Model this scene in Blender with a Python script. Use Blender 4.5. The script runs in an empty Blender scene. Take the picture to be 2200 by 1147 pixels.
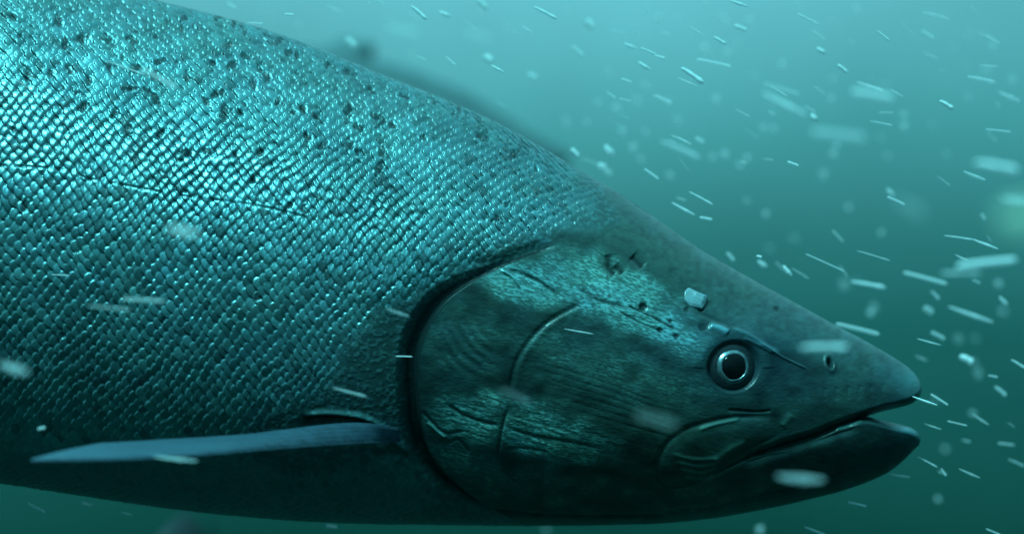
import bpy, math, random
import numpy as np
from mathutils import Vector

random.seed(7)
rng = np.random.default_rng(7)
scene = bpy.context.scene
col = scene.collection

# ------------------------------------------------------------------ camera
S = 0.0002            # metres per photograph pixel in the salmon's middle plane
D = 0.62              # camera distance from that plane
CX, CZ = 1100.0, 573.5

cam_d = bpy.data.cameras.new("camera")
cam = bpy.data.objects.new("camera", cam_d)
col.objects.link(cam)
cam.location = (0, -D, 0)
cam.rotation_euler = (math.radians(90), 0, 0)
cam_d.sensor_width = 36.0
cam_d.lens = 36.0 * D / (2200 * S)
cam_d.clip_start = 0.01
cam_d.clip_end = 200
cam_d.dof.use_dof = True
cam_d.dof.focus_distance = D - 0.045
cam_d.dof.aperture_fstop = 5.0
scene.camera = cam

# ------------------------------------------------------------------ world: daylight filtered by green water
SUN_DIR = Vector((-0.28, -0.42, 0.86)).normalized()     # towards the sun
world = bpy.data.worlds.new("World")
scene.world = world
world.use_nodes = True
wn, wl = world.node_tree.nodes, world.node_tree.links
wn.clear()
w_out = wn.new("ShaderNodeOutputWorld")
w_bg = wn.new("ShaderNodeBackground")
w_sky = wn.new("ShaderNodeTexSky")
w_sky.sky_type = 'NISHITA'
w_sky.sun_disc = False
w_sky.sun_elevation = math.asin(SUN_DIR.z)
w_sky.sun_rotation = math.atan2(SUN_DIR.x, SUN_DIR.y)
w_tc = wn.new("ShaderNodeTexCoord")
w_sep = wn.new("ShaderNodeSeparateXYZ")
w_com = wn.new("ShaderNodeCombineXYZ")
w_map = wn.new("ShaderNodeMapRange")
w_map.inputs['From Min'].default_value = -1; w_map.inputs['From Max'].default_value = 1
w_ramp = wn.new("ShaderNodeValToRGB")
w_mul = wn.new("ShaderNodeMix"); w_mul.data_type = 'RGBA'; w_mul.blend_type = 'MULTIPLY'
w_mul.inputs['Factor'].default_value = 1.0
w_mul.clamp_result = False
wl.new(w_tc.outputs['Generated'], w_sep.inputs[0])
# the water scatters away the sky's own direction: one average piece of sky, then the water's tint
for w_i, w_v in enumerate(Vector((.3, .9, .6)).normalized()):
    w_com.inputs[w_i].default_value = w_v
wl.new(w_com.outputs[0], w_sky.inputs['Vector'])
w_x2 = wn.new("ShaderNodeMath"); w_x2.operation = 'MULTIPLY'
wl.new(w_sep.outputs['X'], w_x2.inputs[0]); wl.new(w_sep.outputs['X'], w_x2.inputs[1])
w_k = wn.new("ShaderNodeMath"); w_k.operation = 'MULTIPLY_ADD'
w_k.inputs[1].default_value = -1.0; w_k.inputs[2].default_value = 1.0
wl.new(w_x2.outputs[0], w_k.inputs[0])
w_z = wn.new("ShaderNodeMath"); w_z.operation = 'MULTIPLY'
wl.new(w_sep.outputs['Z'], w_z.inputs[0]); wl.new(w_k.outputs[0], w_z.inputs[1])
wl.new(w_z.outputs[0], w_map.inputs['Value'])
wl.new(w_map.outputs['Result'], w_ramp.inputs['Fac'])
# how much daylight reaches the eye through the water, by direction (surface above, murk below)
WATER = [(-1.0, (.0020, .052, .045)), (-0.5, (.0018, .046, .039)), (-0.26, (.0018, .042, .034)),
         (-0.18, (.0022, .046, .037)), (-0.135, (.0045, .068, .059)), (-0.04, (.009, .112, .108)),
         (0.017, (.024, .182, .186)), (0.09, (.055, .325, .350)), (0.175, (.118, .495, .57)),
         (0.40, (.24, .90, 1.05)), (1.0, (.30, 1.25, 1.36))]
SKY_GAIN = (9.52, 5.99, 3.41)      # evens out the blue of the sky before the water tints it
while len(w_ramp.color_ramp.elements) < len(WATER):
    w_ramp.color_ramp.elements.new(0.5)
for e, (z, c) in zip(w_ramp.color_ramp.elements, WATER):
    e.position = (z + 1) / 2
for e, (z, c) in zip(w_ramp.color_ramp.elements, WATER):
    e.color = (c[0] / 2.5, c[1] / 2.5, c[2] / 2.5, 1)
wl.new(w_sky.outputs['Color'], w_mul.inputs['A'])
wl.new(w_ramp.outputs['Color'], w_mul.inputs['B'])
w_gain = wn.new("ShaderNodeMix"); w_gain.data_type = 'RGBA'; w_gain.blend_type = 'MULTIPLY'
w_gain.inputs['Factor'].default_value = 1.0
w_gain.inputs['B'].default_value = (*[2.5 * g_ for g_ in SKY_GAIN], 1)
wl.new(w_mul.outputs['Result'], w_gain.inputs['A'])
# world dimmed and less red behind the camera, added to darken the flank
w_yr = wn.new("ShaderNodeMapRange"); w_yr.interpolation_type = 'SMOOTHSTEP'
w_yr.inputs['From Min'].default_value = -0.55; w_yr.inputs['From Max'].default_value = 0.55
w_yr.inputs['To Min'].default_value = 0.0; w_yr.inputs['To Max'].default_value = 1.0
wl.new(w_sep.outputs['Y'], w_yr.inputs['Value'])
w_back_dim = wn.new("ShaderNodeMix"); w_back_dim.data_type = 'RGBA'; w_back_dim.blend_type = 'MULTIPLY'
w_back_dim.inputs['Factor'].default_value = 1.0
wl.new(w_gain.outputs['Result'], w_back_dim.inputs['A']); w_dc = wn.new("ShaderNodeMix"); w_dc.data_type = 'RGBA'
w_dc.inputs['A'].default_value = (0.36, 0.56, 0.56, 1); w_dc.inputs['B'].default_value = (1, 1, 1, 1)
wl.new(w_yr.outputs['Result'], w_dc.inputs['Factor']); wl.new(w_dc.outputs['Result'], w_back_dim.inputs['B'])
w_nz = wn.new("ShaderNodeTexNoise"); w_nz.inputs['Scale'].default_value = 5.0; w_nz.inputs['Detail'].default_value = 3.0
wl.new(w_tc.outputs['Generated'], w_nz.inputs['Vector'])
w_pm = wn.new("ShaderNodeMapRange")
w_pm.inputs['From Min'].default_value = 0.25; w_pm.inputs['From Max'].default_value = 0.75
w_pm.inputs['To Min'].default_value = 0.86; w_pm.inputs['To Max'].default_value = 1.14
wl.new(w_nz.outputs['Fac'], w_pm.inputs['Value'])
w_pat = wn.new("ShaderNodeMix"); w_pat.data_type = 'RGBA'; w_pat.blend_type = 'MULTIPLY'
w_pat.inputs['Factor'].default_value = 1.0
wl.new(w_back_dim.outputs['Result'], w_pat.inputs['A']); wl.new(w_pm.outputs['Result'], w_pat.inputs['B'])
wl.new(w_pat.outputs['Result'], w_bg.inputs['Color'])
w_bg.inputs['Strength'].default_value = 0.1
wl.new(w_bg.outputs[0], w_out.inputs['Surface'])

sun_d = bpy.data.lights.new("sun", 'SUN')
sun_d.energy = 5.0
sun_d.angle = math.radians(12)
sun_d.color = (0.26, 0.95, 0.97)
sun = bpy.data.objects.new("sun", sun_d)
col.objects.link(sun)
sun.rotation_euler = SUN_DIR.to_track_quat('Z', 'Y').to_euler()

scene.view_settings.view_transform = 'Standard'
scene.view_settings.look = 'None'
scene.view_settings.exposure = 0
scene.view_settings.gamma = 1
scene.render.engine = 'CYCLES'
scene.cycles.use_denoising = True
scene.cycles.max_bounces = 6
scene.cycles.volume_bounces = 0
scene.cycles.transparent_max_bounces = 12


# ------------------------------------------------------------------ helpers
def at(px, py, Y=0.0):
    """world point at depth Y seen at a photograph pixel"""
    k = (D + Y) / D
    return Vector(((px - CX) * S * k, Y, (CZ - py) * S * k))


def tag(o, label=None, cat=None, group=None, kind=None):
    if label: o["label"] = label
    if cat: o["category"] = cat
    if group: o["group"] = group
    if kind: o["kind"] = kind
    return o


def np_mesh(name, verts, quads, attrs=None, smooth=True):
    me = bpy.data.meshes.new(name)
    verts = np.ascontiguousarray(verts, dtype=np.float32)
    quads = np.ascontiguousarray(quads, dtype=np.int32)
    n, f = len(verts), len(quads)
    k = quads.shape[1]
    me.vertices.add(n)
    me.vertices.foreach_set("co", verts.ravel())
    me.loops.add(f * k)
    me.loops.foreach_set("vertex_index", quads.ravel())
    me.polygons.add(f)
    me.polygons.foreach_set("loop_start", np.arange(0, f * k, k, dtype=np.int32))
    me.polygons.foreach_set("loop_total", np.full(f, k, dtype=np.int32))
    me.polygons.foreach_set("use_smooth", np.full(f, smooth, dtype=bool))
    for an, av in (attrs or {}).items():
        a = me.attributes.new(an, 'FLOAT', 'POINT')
        a.data.foreach_set("value", np.ascontiguousarray(av, dtype=np.float32))
    me.update(calc_edges=True)
    me.validate()
    return me


def obj(name, me, mat, parent=None):
    o = bpy.data.objects.new(name, me)
    col.objects.link(o)
    if mat is not None:
        me.materials.append(mat)
    if parent is not None:
        o.parent = parent
    return o


def pchip(xk, yk, x):
    xk = np.asarray(xk, float); yk = np.asarray(yk, float)
    h = np.diff(xk); d = np.diff(yk) / h
    m = np.zeros(len(xk))
    m[0], m[-1] = d[0], d[-1]
    for i in range(1, len(xk) - 1):
        if d[i - 1] * d[i] > 0:
            w1, w2 = 2 * h[i] + h[i - 1], h[i] + 2 * h[i - 1]
            m[i] = (w1 + w2) / (w1 / d[i - 1] + w2 / d[i])
    i = np.clip(np.searchsorted(xk, x) - 1, 0, len(h) - 1)
    t = (x - xk[i]) / h[i]
    return ((2 * t**3 - 3 * t**2 + 1) * yk[i] + (t**3 - 2 * t**2 + t) * h[i] * m[i]
            + (-2 * t**3 + 3 * t**2) * yk[i + 1] + (t**3 - t**2) * h[i] * m[i + 1])


def smooth(a, b, x):
    t = np.clip((x - a) / (b - a), 0, 1)
    return t * t * (3 - 2 * t)


def hash2(i, j, seed=0):
    i = np.asarray(i).astype(np.int64); j = np.asarray(j).astype(np.int64)
    h = (i * 374761393 + j * 668265263 + seed * 1442695041) & 0xFFFFFFFF
    h = ((h ^ (h >> 13)) * 1274126177) & 0xFFFFFFFF
    h = ((h ^ (h >> 16)) * 2246822519) & 0xFFFFFFFF
    return ((h ^ (h >> 15)) & 0xFFFFFF) / float(0xFFFFFF)


def vnoise(x, y, seed=0):
    xi, yi = np.floor(x), np.floor(y)
    u, v = x - xi, y - yi
    u = u * u * (3 - 2 * u); v = v * v * (3 - 2 * v)
    a, b = hash2(xi, yi, seed), hash2(xi + 1, yi, seed)
    c, d = hash2(xi, yi + 1, seed), hash2(xi + 1, yi + 1, seed)
    return (a * (1 - u) + b * u) * (1 - v) + (c * (1 - u) + d * u) * v


def fbm(x, y, seed=0, n=4):
    s, a, t = 0, 0.5, 0
    for k in range(n):
        s = s + a * vnoise(x * 2**k, y * 2**k, seed + 17 * k); t += a; a *= 0.5
    return s / t


def poly_dist(x, y, pts):
    """signed distance to a polyline (positive to the right of travel in image space) and 0..1 along it"""
    pts = np.asarray(pts, float)
    L = np.hypot(*np.diff(pts, axis=0).T); cum = np.concatenate([[0], np.cumsum(L)]) / L.sum()
    best = np.full(x.shape, 1e9); sg = np.ones(x.shape); tt = np.zeros(x.shape)
    for k in range(len(pts) - 1):
        ax, ay = pts[k]; bx, by = pts[k + 1]
        dx, dy = bx - ax, by - ay
        t = np.clip(((x - ax) * dx + (y - ay) * dy) / (dx * dx + dy * dy), 0, 1)
        d = np.hypot(x - ax - t * dx, y - ay - t * dy)
        w = d < best
        best = np.where(w, d, best)
        sg = np.where(w, np.sign(dx * (y - ay) - dy * (x - ax)), sg)
        tt = np.where(w, cum[k] + t * (cum[k + 1] - cum[k]), tt)
    return best * np.where(sg == 0, 1, sg), tt


def dense(pts, n=8):
    """Catmull-Rom refinement of a polyline"""
    p = [np.array(q, float) for q in pts]
    p = [2 * p[0] - p[1]] + p + [2 * p[-1] - p[-2]]
    out = []
    for i in range(1, len(p) - 2):
        for k in range(n):
            t = k / n
            out.append(0.5 * (2 * p[i] + (p[i + 1] - p[i - 1]) * t + (2 * p[i - 1] - 5 * p[i] + 4 * p[i + 1] - p[i + 2]) * t * t
                              + (3 * p[i] - p[i - 1] - 3 * p[i + 1] + p[i + 2]) * t**3))
    out.append(p[-2])
    return np.array(out)


# ------------------------------------------------------------------ materials
def material(name):
    m = bpy.data.materials.new(name)
    m.use_nodes = True
    n, l = m.node_tree.nodes, m.node_tree.links
    return m, n, l, n['Principled BSDF']


def attr(n, name):
    a = n.new("ShaderNodeAttribute"); a.attribute_name = name; return a.outputs['Fac']


def mixc(n, l, fac, a, b):
    m = n.new("ShaderNodeMix"); m.data_type = 'RGBA'
    if hasattr(fac, 'links'): l.new(fac, m.inputs['Factor'])
    else: m.inputs['Factor'].default_value = fac
    for v, s in ((a, 'A'), (b, 'B')):
        if hasattr(v, 'links'): l.new(v, m.inputs[s])
        else: m.inputs[s].default_value = (*v, 1)
    return m.outputs['Result']


def mathn(n, l, op, a, b=0.0, clamp=False):
    m = n.new("ShaderNodeMath"); m.operation = op; m.use_clamp = clamp
    for i, v in enumerate((a, b)):
        if hasattr(v, 'links'): l.new(v, m.inputs[i])
        else: m.inputs[i].default_value = v
    return m.outputs[0]


def salmon_skin():
    m, n, l, p = material("salmon_skin")
    tc = n.new("ShaderNodeTexCoord").outputs['Object']
    sil, pig, scl, opm = attr(n, 'silver'), attr(n, 'pigment'), attr(n, 'scale_tone'), attr(n, 'brushed')

    def noise(scale, stretch=(1, 1, 1), rot=0.0, detail=3):
        mp = n.new("ShaderNodeMapping"); mp.inputs['Scale'].default_value = stretch
        mp.inputs['Rotation'].default_value = (0, rot, 0)
        t = n.new("ShaderNodeTexNoise"); t.inputs['Scale'].default_value = scale; t.inputs['Detail'].default_value = detail
        l.new(tc, mp.inputs['Vector']); l.new(mp.outputs[0], t.inputs['Vector'])
        return t.outputs['Fac']
    fine = noise(1500)
    mott = noise(160, detail=5)
    brush = noise(1500, (0.25, 1, 1), math.radians(-14), 3)
    # pale silver guanine over olive-dark skin
    silver = mixc(n, l, scl, (0.030, 0.080, 0.082), (0.20, 0.46, 0.465))
    skin = mixc(n, l, mott, (0.020, 0.055, 0.052), (0.058, 0.14, 0.130))
    c1 = mixc(n, l, sil, skin, silver)
    dark = mixc(n, l, fine, (0.005, 0.012, 0.014), (0.014, 0.028, 0.029))
    c2 = mixc(n, l, pig, c1, dark)
    hue = mixc(n, l, attr(n, 'hue'), (1.05, 1.03, 0.84), (0.85, 0.93, 1.30))
    hm_ = n.new("ShaderNodeMix"); hm_.data_type = 'RGBA'; hm_.blend_type = 'MULTIPLY'; hm_.inputs['Factor'].default_value = 1.0
    l.new(c2, hm_.inputs['A']); l.new(hue, hm_.inputs['B'])
    l.new(hm_.outputs['Result'], p.inputs['Base Color'])
    met = mathn(n, l, 'MULTIPLY', sil, mathn(n, l, 'SUBTRACT', 1.0, pig))
    l.new(mathn(n, l, 'MULTIPLY', met, mathn(n, l, 'SUBTRACT', 0.92, mathn(n, l, 'MULTIPLY', opm, 0.66))), p.inputs['Metallic'])
    rg = mathn(n, l, 'MULTIPLY', fine, 0.14)
    l.new(mathn(n, l, 'ADD', rg, mathn(n, l, 'SUBTRACT', 0.31, mathn(n, l, 'MULTIPLY', opm, 0.09))), p.inputs['Roughness'])
    l.new(mathn(n, l, 'SUBTRACT', 0.5, mathn(n, l, 'MULTIPLY', pig, 0.32)), p.inputs['Specular IOR Level'])
    l.new(mathn(n, l, 'MULTIPLY', mathn(n, l, 'SUBTRACT', 1.0, pig), 0.3), p.inputs['Coat Weight']); p.inputs['Coat Roughness'].default_value = 0.22; p.inputs['Coat IOR'].default_value = 1.35
    b1 = n.new("ShaderNodeBump"); b1.inputs['Distance'].default_value = 0.0010
    l.new(mathn(n, l, 'MULTIPLY', opm, 0.26), b1.inputs['Strength']); l.new(brush, b1.inputs['Height'])
    b2 = n.new("ShaderNodeBump"); b2.inputs['Distance'].default_value = 0.0004; b2.inputs['Strength'].default_value = 0.14
    l.new(fine, b2.inputs['Height']); l.new(b1.outputs[0], b2.inputs['Normal'])
    l.new(b2.outputs[0], p.inputs['Normal'])
    return m


def plain(name, c, rough=0.4, metal=0.0, spec=0.35, noise_scale=None, c2=None):
    m, n, l, p = material(name)
    p.inputs['Roughness'].default_value = rough
    p.inputs['Metallic'].default_value = metal
    p.inputs['Specular IOR Level'].default_value = spec
    if noise_scale:
        tc = n.new("ShaderNodeTexCoord").outputs['Object']
        t = n.new("ShaderNodeTexNoise"); t.inputs['Scale'].default_value = noise_scale; t.inputs['Detail'].default_value = 4
        l.new(tc, t.inputs['Vector'])
        l.new(mixc(n, l, t.outputs['Fac'], c, c2), p.inputs['Base Color'])
        b = n.new("ShaderNodeBump"); b.inputs['Strength'].default_value = 0.3; b.inputs['Distance'].default_value = 0.0006
        l.new(t.outputs['Fac'], b.inputs['Height']); l.new(b.outputs[0], p.inputs['Normal'])
    else:
        p.inputs['Base Color'].default_value = (*c, 1)
    return m


M_SKIN = salmon_skin()
M_EYEBALL = plain("eyeball", (0.004, 0.007, 0.010), 0.30, 0, 0.35, 700, (0.020, 0.032, 0.038))
M_IRIS = plain("iris", (0.02, 0.035, 0.042), 0.28, 0.85, 0.5, 480, (0.48, 0.60, 0.66))
M_PUPIL = plain("pupil", (0.002, 0.003, 0.004), 0.12, 0, 0.25)
M_FLAKE = plain("pale_flake", (0.05, 0.10, 0.11), 0.35, 0, 0.4, 190, (0.26, 0.38, 0.44))
M_DARKBIT = plain("dark_bit", (0.02, 0.022, 0.02), 0.7, 0, 0.2)


def drift_material():
    m, n, l, p = material("drifting_debris")
    oi = n.new("ShaderNodeObjectInfo")
    tc = n.new("ShaderNodeTexCoord").outputs['Object']
    t = n.new("ShaderNodeTexNoise"); t.inputs['Scale'].default_value = 3.0; l.new(tc, t.inputs['Vector'])
    l.new(mixc(n, l, t.outputs['Fac'], (0.86, 0.90, 0.94), (0.95, 0.96, 0.98)), p.inputs['Base Color'])
    p.inputs['Roughness'].default_value = 0.6
    p.inputs['Subsurface Weight'].default_value = 0.0
    tr = n.new("ShaderNodeBsdfTranslucent"); tr.inputs['Color'].default_value = (0.85, 0.88, 0.92, 1)
    mx = n.new("ShaderNodeMixShader"); mx.inputs[0].default_value = 0.30
    l.new(p.outputs[0], mx.inputs[1]); l.new(tr.outputs[0], mx.inputs[2])
    tp = n.new("ShaderNodeBsdfTransparent")
    lw = n.new("ShaderNodeLayerWeight"); lw.inputs['Blend'].default_value = 0.35
    edge = mathn(n, l, 'SUBTRACT', 1.0, mathn(n, l, 'MULTIPLY', lw.outputs['Facing'], 0.45))
    al = mathn(n, l, 'MULTIPLY', oi.outputs['Alpha'], edge, True)
    mo = n.new("ShaderNodeMixShader")
    l.new(al, mo.inputs[0]); l.new(tp.outputs[0], mo.inputs[1]); l.new(mx.outputs[0], mo.inputs[2])
    l.new(mo.outputs[0], n['Material Output'].inputs['Surface'])
    return m


M_DRIFT = drift_material()

# ------------------------------------------------------------------ the salmon: outline curves (photograph pixels)
DORSAL = [(-2800, 180), (-2640, 330), (-2450, 395), (-2000, 260), (-1400, 20), (-900, -110), (-400, -140), (0, -95), (200, -35), (348, 4), (488, 40), (641, 88),
          (808, 156), (956, 214), (1081, 271), (1229, 356), (1314, 405), (1393, 458), (1473, 515), (1634, 609), (1800, 701)]
VENTRAL = [(-2800, 800), (-2640, 660), (-2450, 600), (-2000, 700), (-1400, 850), (-900, 935), (-400, 990), (0, 1038), (200, 1068), (350, 1090), (500, 1107), (740, 1123),
           (870, 1126), (1148, 1129), (1392, 1125), (1530, 1112), (1669, 1088), (1800, 1057)]
MOUTH = [(-2800, 560), (-2450, 540), (-1400, 700), (0, 880), (1000, 1010), (1300, 1040), (1480, 1040), (1600, 986), (1680, 956), (1750, 934), (1800, 914)]
U_GAP = 0.30
TIP_A = [(1800, 701), (1860, 733), (1913, 764), (1940, 781), (1962, 800), (1976, 820), (1981, 836)]
TIP_B = [(1800, 914), (1861, 894), (1895, 883), (1930, 875), (1958, 866), (1974, 852), (1981, 837)]
TIP_C = [(1800, 914), (1861, 894), (1882, 899), (1927, 911), (1948, 915), (1969, 927), (1979, 943)]
TIP_D = [(1800, 1057), (1861, 1036), (1913, 1011), (1945, 984), (1962, 966), (1974, 954), (1979, 944)]


def tip_curve(pts, u):
    pts = np.array(pts, float)
    kn = [0, U_GAP]
    L = np.hypot(*np.diff(pts[1:], axis=0).T); c = np.cumsum(L) / L.sum()
    kn = np.array([0, U_GAP] + list(U_GAP + (1 - U_GAP) * c))
    return pchip(kn, pts[:, 0], u), pchip(kn, pts[:, 1], u)


T_X = [-2800, -2640, -2450, -2000, -1400, -600, 0, 600, 900, 1200, 1500, 1700, 1850, 1981]
T_Y = [5, 9, 34, 95, 185, 290, 312, 305, 285, 250, 195, 150, 112, 62]

GILL = dense([(1200, 527), (1130, 548), (1070, 572), (1010, 600), (950, 640), (912, 690), (890, 745), (884, 800), (886, 860),
              (892, 920), (908, 975), (940, 1020), (985, 1057), (1030, 1084), (1075, 1103)])
LATERAL = dense([(-2800, 480), (-1200, 330), (0, 356), (200, 386), (390, 421), (540, 440), (700, 478), (900, 528), (1020, 560), (1400, 660)])
PREOP = dense([(1262, 648), (1225, 664), (1180, 690), (1145, 722), (1120, 757), (1106, 790), (1098, 830), (1096, 850)])
SUBOP_V = dense([(1094, 872), (1082, 905), (1074, 945), (1071, 985), (1090, 1020), (1125, 1047)])
SCALE_EDGE = [(1300, 372), (1340, 440), (1365, 490), (1290, 512), (1190, 516), (1110, 537), (1040, 562), (1015, 585), (950, 618), (888, 650),
              (840, 680), (790, 720), (745, 780), (712, 842), (650, 880), (560, 905), (520, 960), (640, 1010), (760, 985), (850, 968), (905, 1000),
              (930, 1040), (960, 1075), (800, 1200), (-3000, 1300), (-3000, -400), (1300, -400)]
SPOTS = [(360, 45), (398, 38), (470, 35), (505, 48), (330, 75), (420, 62), (492, 95), (525, 70), (555, 52), (570, 75), (600, 88), (383, 130), (402, 165),
         (345, 132), (455, 135), (500, 140), (530, 120), (575, 165), (560, 145), (620, 112), (640, 118), (690, 122), (705, 138), (745, 155), (470, 200),
         (440, 215), (500, 245), (522, 225), (515, 240), (600, 218), (650, 230), (545, 175), (755, 230), (750, 240), (795, 185), (800, 195), (860, 205), (880, 210),
         (818, 264), (845, 268), (905, 262), (912, 295), (935, 222), (975, 245), (1030, 290), (1045, 292), (820, 325), (815, 362), (768, 330), (925, 345),
         (505, 330), (545, 385), (560, 330), (450, 325), (385, 345), (400, 330), (275, 280), (345, 290), (178, 230), (165, 200), (110, 160), (60, 160),
         (140, 90), (180, 85), (125, 45), (25, 35), (150, 155), (230, 85), (285, 85), (235, 150), (285, 190), (335, 215), (245, 245), (190, 175), (135, 190),
         (320, 150), (1090, 440), (1068, 470), (620, 445), (600, 438), (652, 452), (55, 440), (215, 600), (130, 720), (350, 690), (550, 640), (30, 280),
         (110, 330), (1145, 505), (650, 315), (690, 315), (1110, 330), (1150, 360)]

_sr = random.Random(5)
while len(SPOTS) < 118:
    _x, _z = _sr.uniform(-60, 1050), _sr.uniform(-20, 330)
    if _z > 10 + 0.13 * _x and _z < 140 + 0.25 * _x + 60 * _sr.random(): SPOTS.append((_x, _z))


def seg_inside(x, y, poly):
    poly = np.asarray(poly, float)
    ins = np.zeros(x.shape, bool)
    j = len(poly) - 1
    for i in range(len(poly)):
        xi, yi = poly[i]; xj, yj = poly[j]
        c = ((yi > y) != (yj > y)) & (x < (xj - xi) * (y - yi) / (yj - yi + 1e-9) + xi)
        ins ^= c
        j = i
    return ins


def salmon_mesh(name, dx=1.7, rows_u=600, rows_l=190, detail=True):
    # columns
    left = np.concatenate([np.linspace(-2800, -520, 100 if detail else 60), np.arange(-518, 1800, dx)])
    nt = int(260 / dx)
    u = np.linspace(0, 1, nt)
    u = np.unique(np.concatenate([u, [U_GAP]]))
    A = np.stack([np.concatenate([left, tip_curve(TIP_A, u)[0]]), np.concatenate([pchip(*zip(*DORSAL), left), tip_curve(TIP_A, u)[1]])])
    B = np.stack([np.concatenate([left, tip_curve(TIP_B, u)[0]]), np.concatenate([pchip(*zip(*MOUTH), left), tip_curve(TIP_B, u)[1]])])
    C = np.stack([np.concatenate([left, tip_curve(TIP_C, u)[0]]), np.concatenate([pchip(*zip(*MOUTH), left), tip_curve(TIP_C, u)[1]])])
    E = np.stack([np.concatenate([left, tip_curve(TIP_D, u)[0]]), np.concatenate([pchip(*zip(*VENTRAL), left), tip_curve(TIP_D, u)[1]])])
    nc = A.shape[1]
    cgap = len(left) + int(np.argmin(abs(u - U_GAP)))
    T = pchip(T_X, T_Y, np.clip((A[0] + E[0]) / 2, -2800, 1981))
    gmouth = np.concatenate([0.28 * smooth(1500, 1720, left), 0.28 + 0.72 * smooth(0.0, U_GAP, u)])

    def patch(P, Q, rows, upper):
        f = np.linspace(0, 1, rows)
        e = 0.10 if upper else 0.25
        # finer rows towards the outer edge
        g = np.where(f < e, f * f / (2 * e), f - e / 2) / (1 - e / 2)
        if not upper: g = 1 - g[::-1]
        x = P[0][None] + (Q[0] - P[0])[None] * g[:, None]
        z = P[1][None] + (Q[1] - P[1])[None] * g[:, None]
        mid, half = (A[1] + E[1]) / 2, (E[1] - A[1]) / 2
        q = np.clip((z - mid[None]) / half[None], -1, 1)
        n_up = 1.9
        y = T[None] * np.clip(1 - np.abs(q)**np.where(q < 0, n_up, 2.3), 0, 1)**np.where(q < 0, 0.60, 0.52)
        lip = (B if upper else C)
        d = np.abs(z - lip[1][None])
        r = 17.0
        Lf = np.sqrt(np.clip(1 - (1 - np.minimum(d, r) / r)**2, 0, 1))
        y = y * (1 - gmouth[None] + gmouth[None] * Lf)
        return x, z, y

    xu, zu, yu = patch(A, B, rows_u, True)
    xl, zl, yl = patch(C, E, rows_l, False)
    yu[0] = 0; yl[-1] = 0
    yu[-1, cgap:] = 0; yl[0, cgap:] = 0
    zu[-1, cgap:] -= 0
    # one tall grid (upper rows then lower rows) for the relief
    X = np.vstack([xu, xl[1:]]); Z = np.vstack([zu, zl[1:]]); Y = np.vstack([yu, yl[1:]])
    k = (D - Y * S) / D
    W = np.stack([(X - CX) * S * k, -Y * S, (CZ - Z) * S * k], -1)
    du = np.gradient(W, axis=1); dv = np.gradient(W, axis=0)
    N = np.cross(du, dv)
    N /= np.linalg.norm(N, axis=-1, keepdims=True) + 1e-12
    N[N[..., 1] > 0] *= -1
    edge_keep = np.ones(X.shape[0]); edge_keep[0] = 0; edge_keep[-1] = 0
    h = np.zeros(X.shape)
    pig = np.zeros(X.shape); sil = np.zeros(X.shape); tone = np.full(X.shape, 0.5); brush = np.zeros(X.shape)
    fq = (Z - A[1][None]) / (E[1] - A[1])[None]

    # ---------- scales
    ylat = np.interp(X[0], LATERAL[:, 0], LATERAL[:, 1])
    ds = np.hypot(np.diff(Z, axis=0), np.diff(Y, axis=0))
    arc = np.vstack([np.zeros((1, nc)), np.cumsum(ds, axis=0)])
    arc_lat = np.array([np.interp(ylat[c], Z[:, c], arc[:, c]) for c in range(nc)])
    s = arc - arc_lat[None]
    upn = np.clip(arc_lat, 150, 640)
    r = np.where(s < 0, s * (0.62 + 0.38 * 560 / upn[None]), s)
    wx = 26 * (fbm(X / 130, Z / 130, 3, 3) - .5); wr = 16 * (fbm(X / 120, Z / 120, 5, 3) - .5)
    PW, RH = 22.5, 14.2
    xs = X + 0.12 * np.maximum(X - 600, 0) + wx
    rs = r + wr
    inside = seg_inside(X + 14 * (fbm(X / 25, Z / 25, 8) - .5), Z + 14 * (fbm(X / 25, Z / 25, 9) - .5), SCALE_EDGE)
    dedge, _ = poly_dist(X, Z, SCALE_EDGE[:24])
    mask = np.where(inside, smooth(-16, 34 + 60 * smooth(1080, 1260, X), np.abs(dedge) + 26 * (fbm(X / 16, Z / 14, 12, 2) - .5)), 0.0) * smooth(-510, -300, X) * smooth(0, 26, arc) 
    belly = smooth(930, 1010, Z + 0.02 * X)
    mask = mask * (1 - 0.55 * belly)
    thin = np.maximum(smooth(75, 0, np.abs(dedge)) * 0.55, smooth(1180, 1350, X) * 0.9) * inside
    flat = smooth(0.20, 0.50, fq + 0.25 * (fbm(X / 120, Z / 120, 19, 2) - .5)) * smooth(1250, 900, X)
    flame = smooth(0.18, 0.30, fq) * smooth(0.56, 0.44, fq) * smooth(1050, 850, X)
    best = np.full(X.shape, -1e9); br = np.zeros(X.shape); edge = np.zeros(X.shape)
    j0 = np.floor(rs / RH + 0.5)
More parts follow.
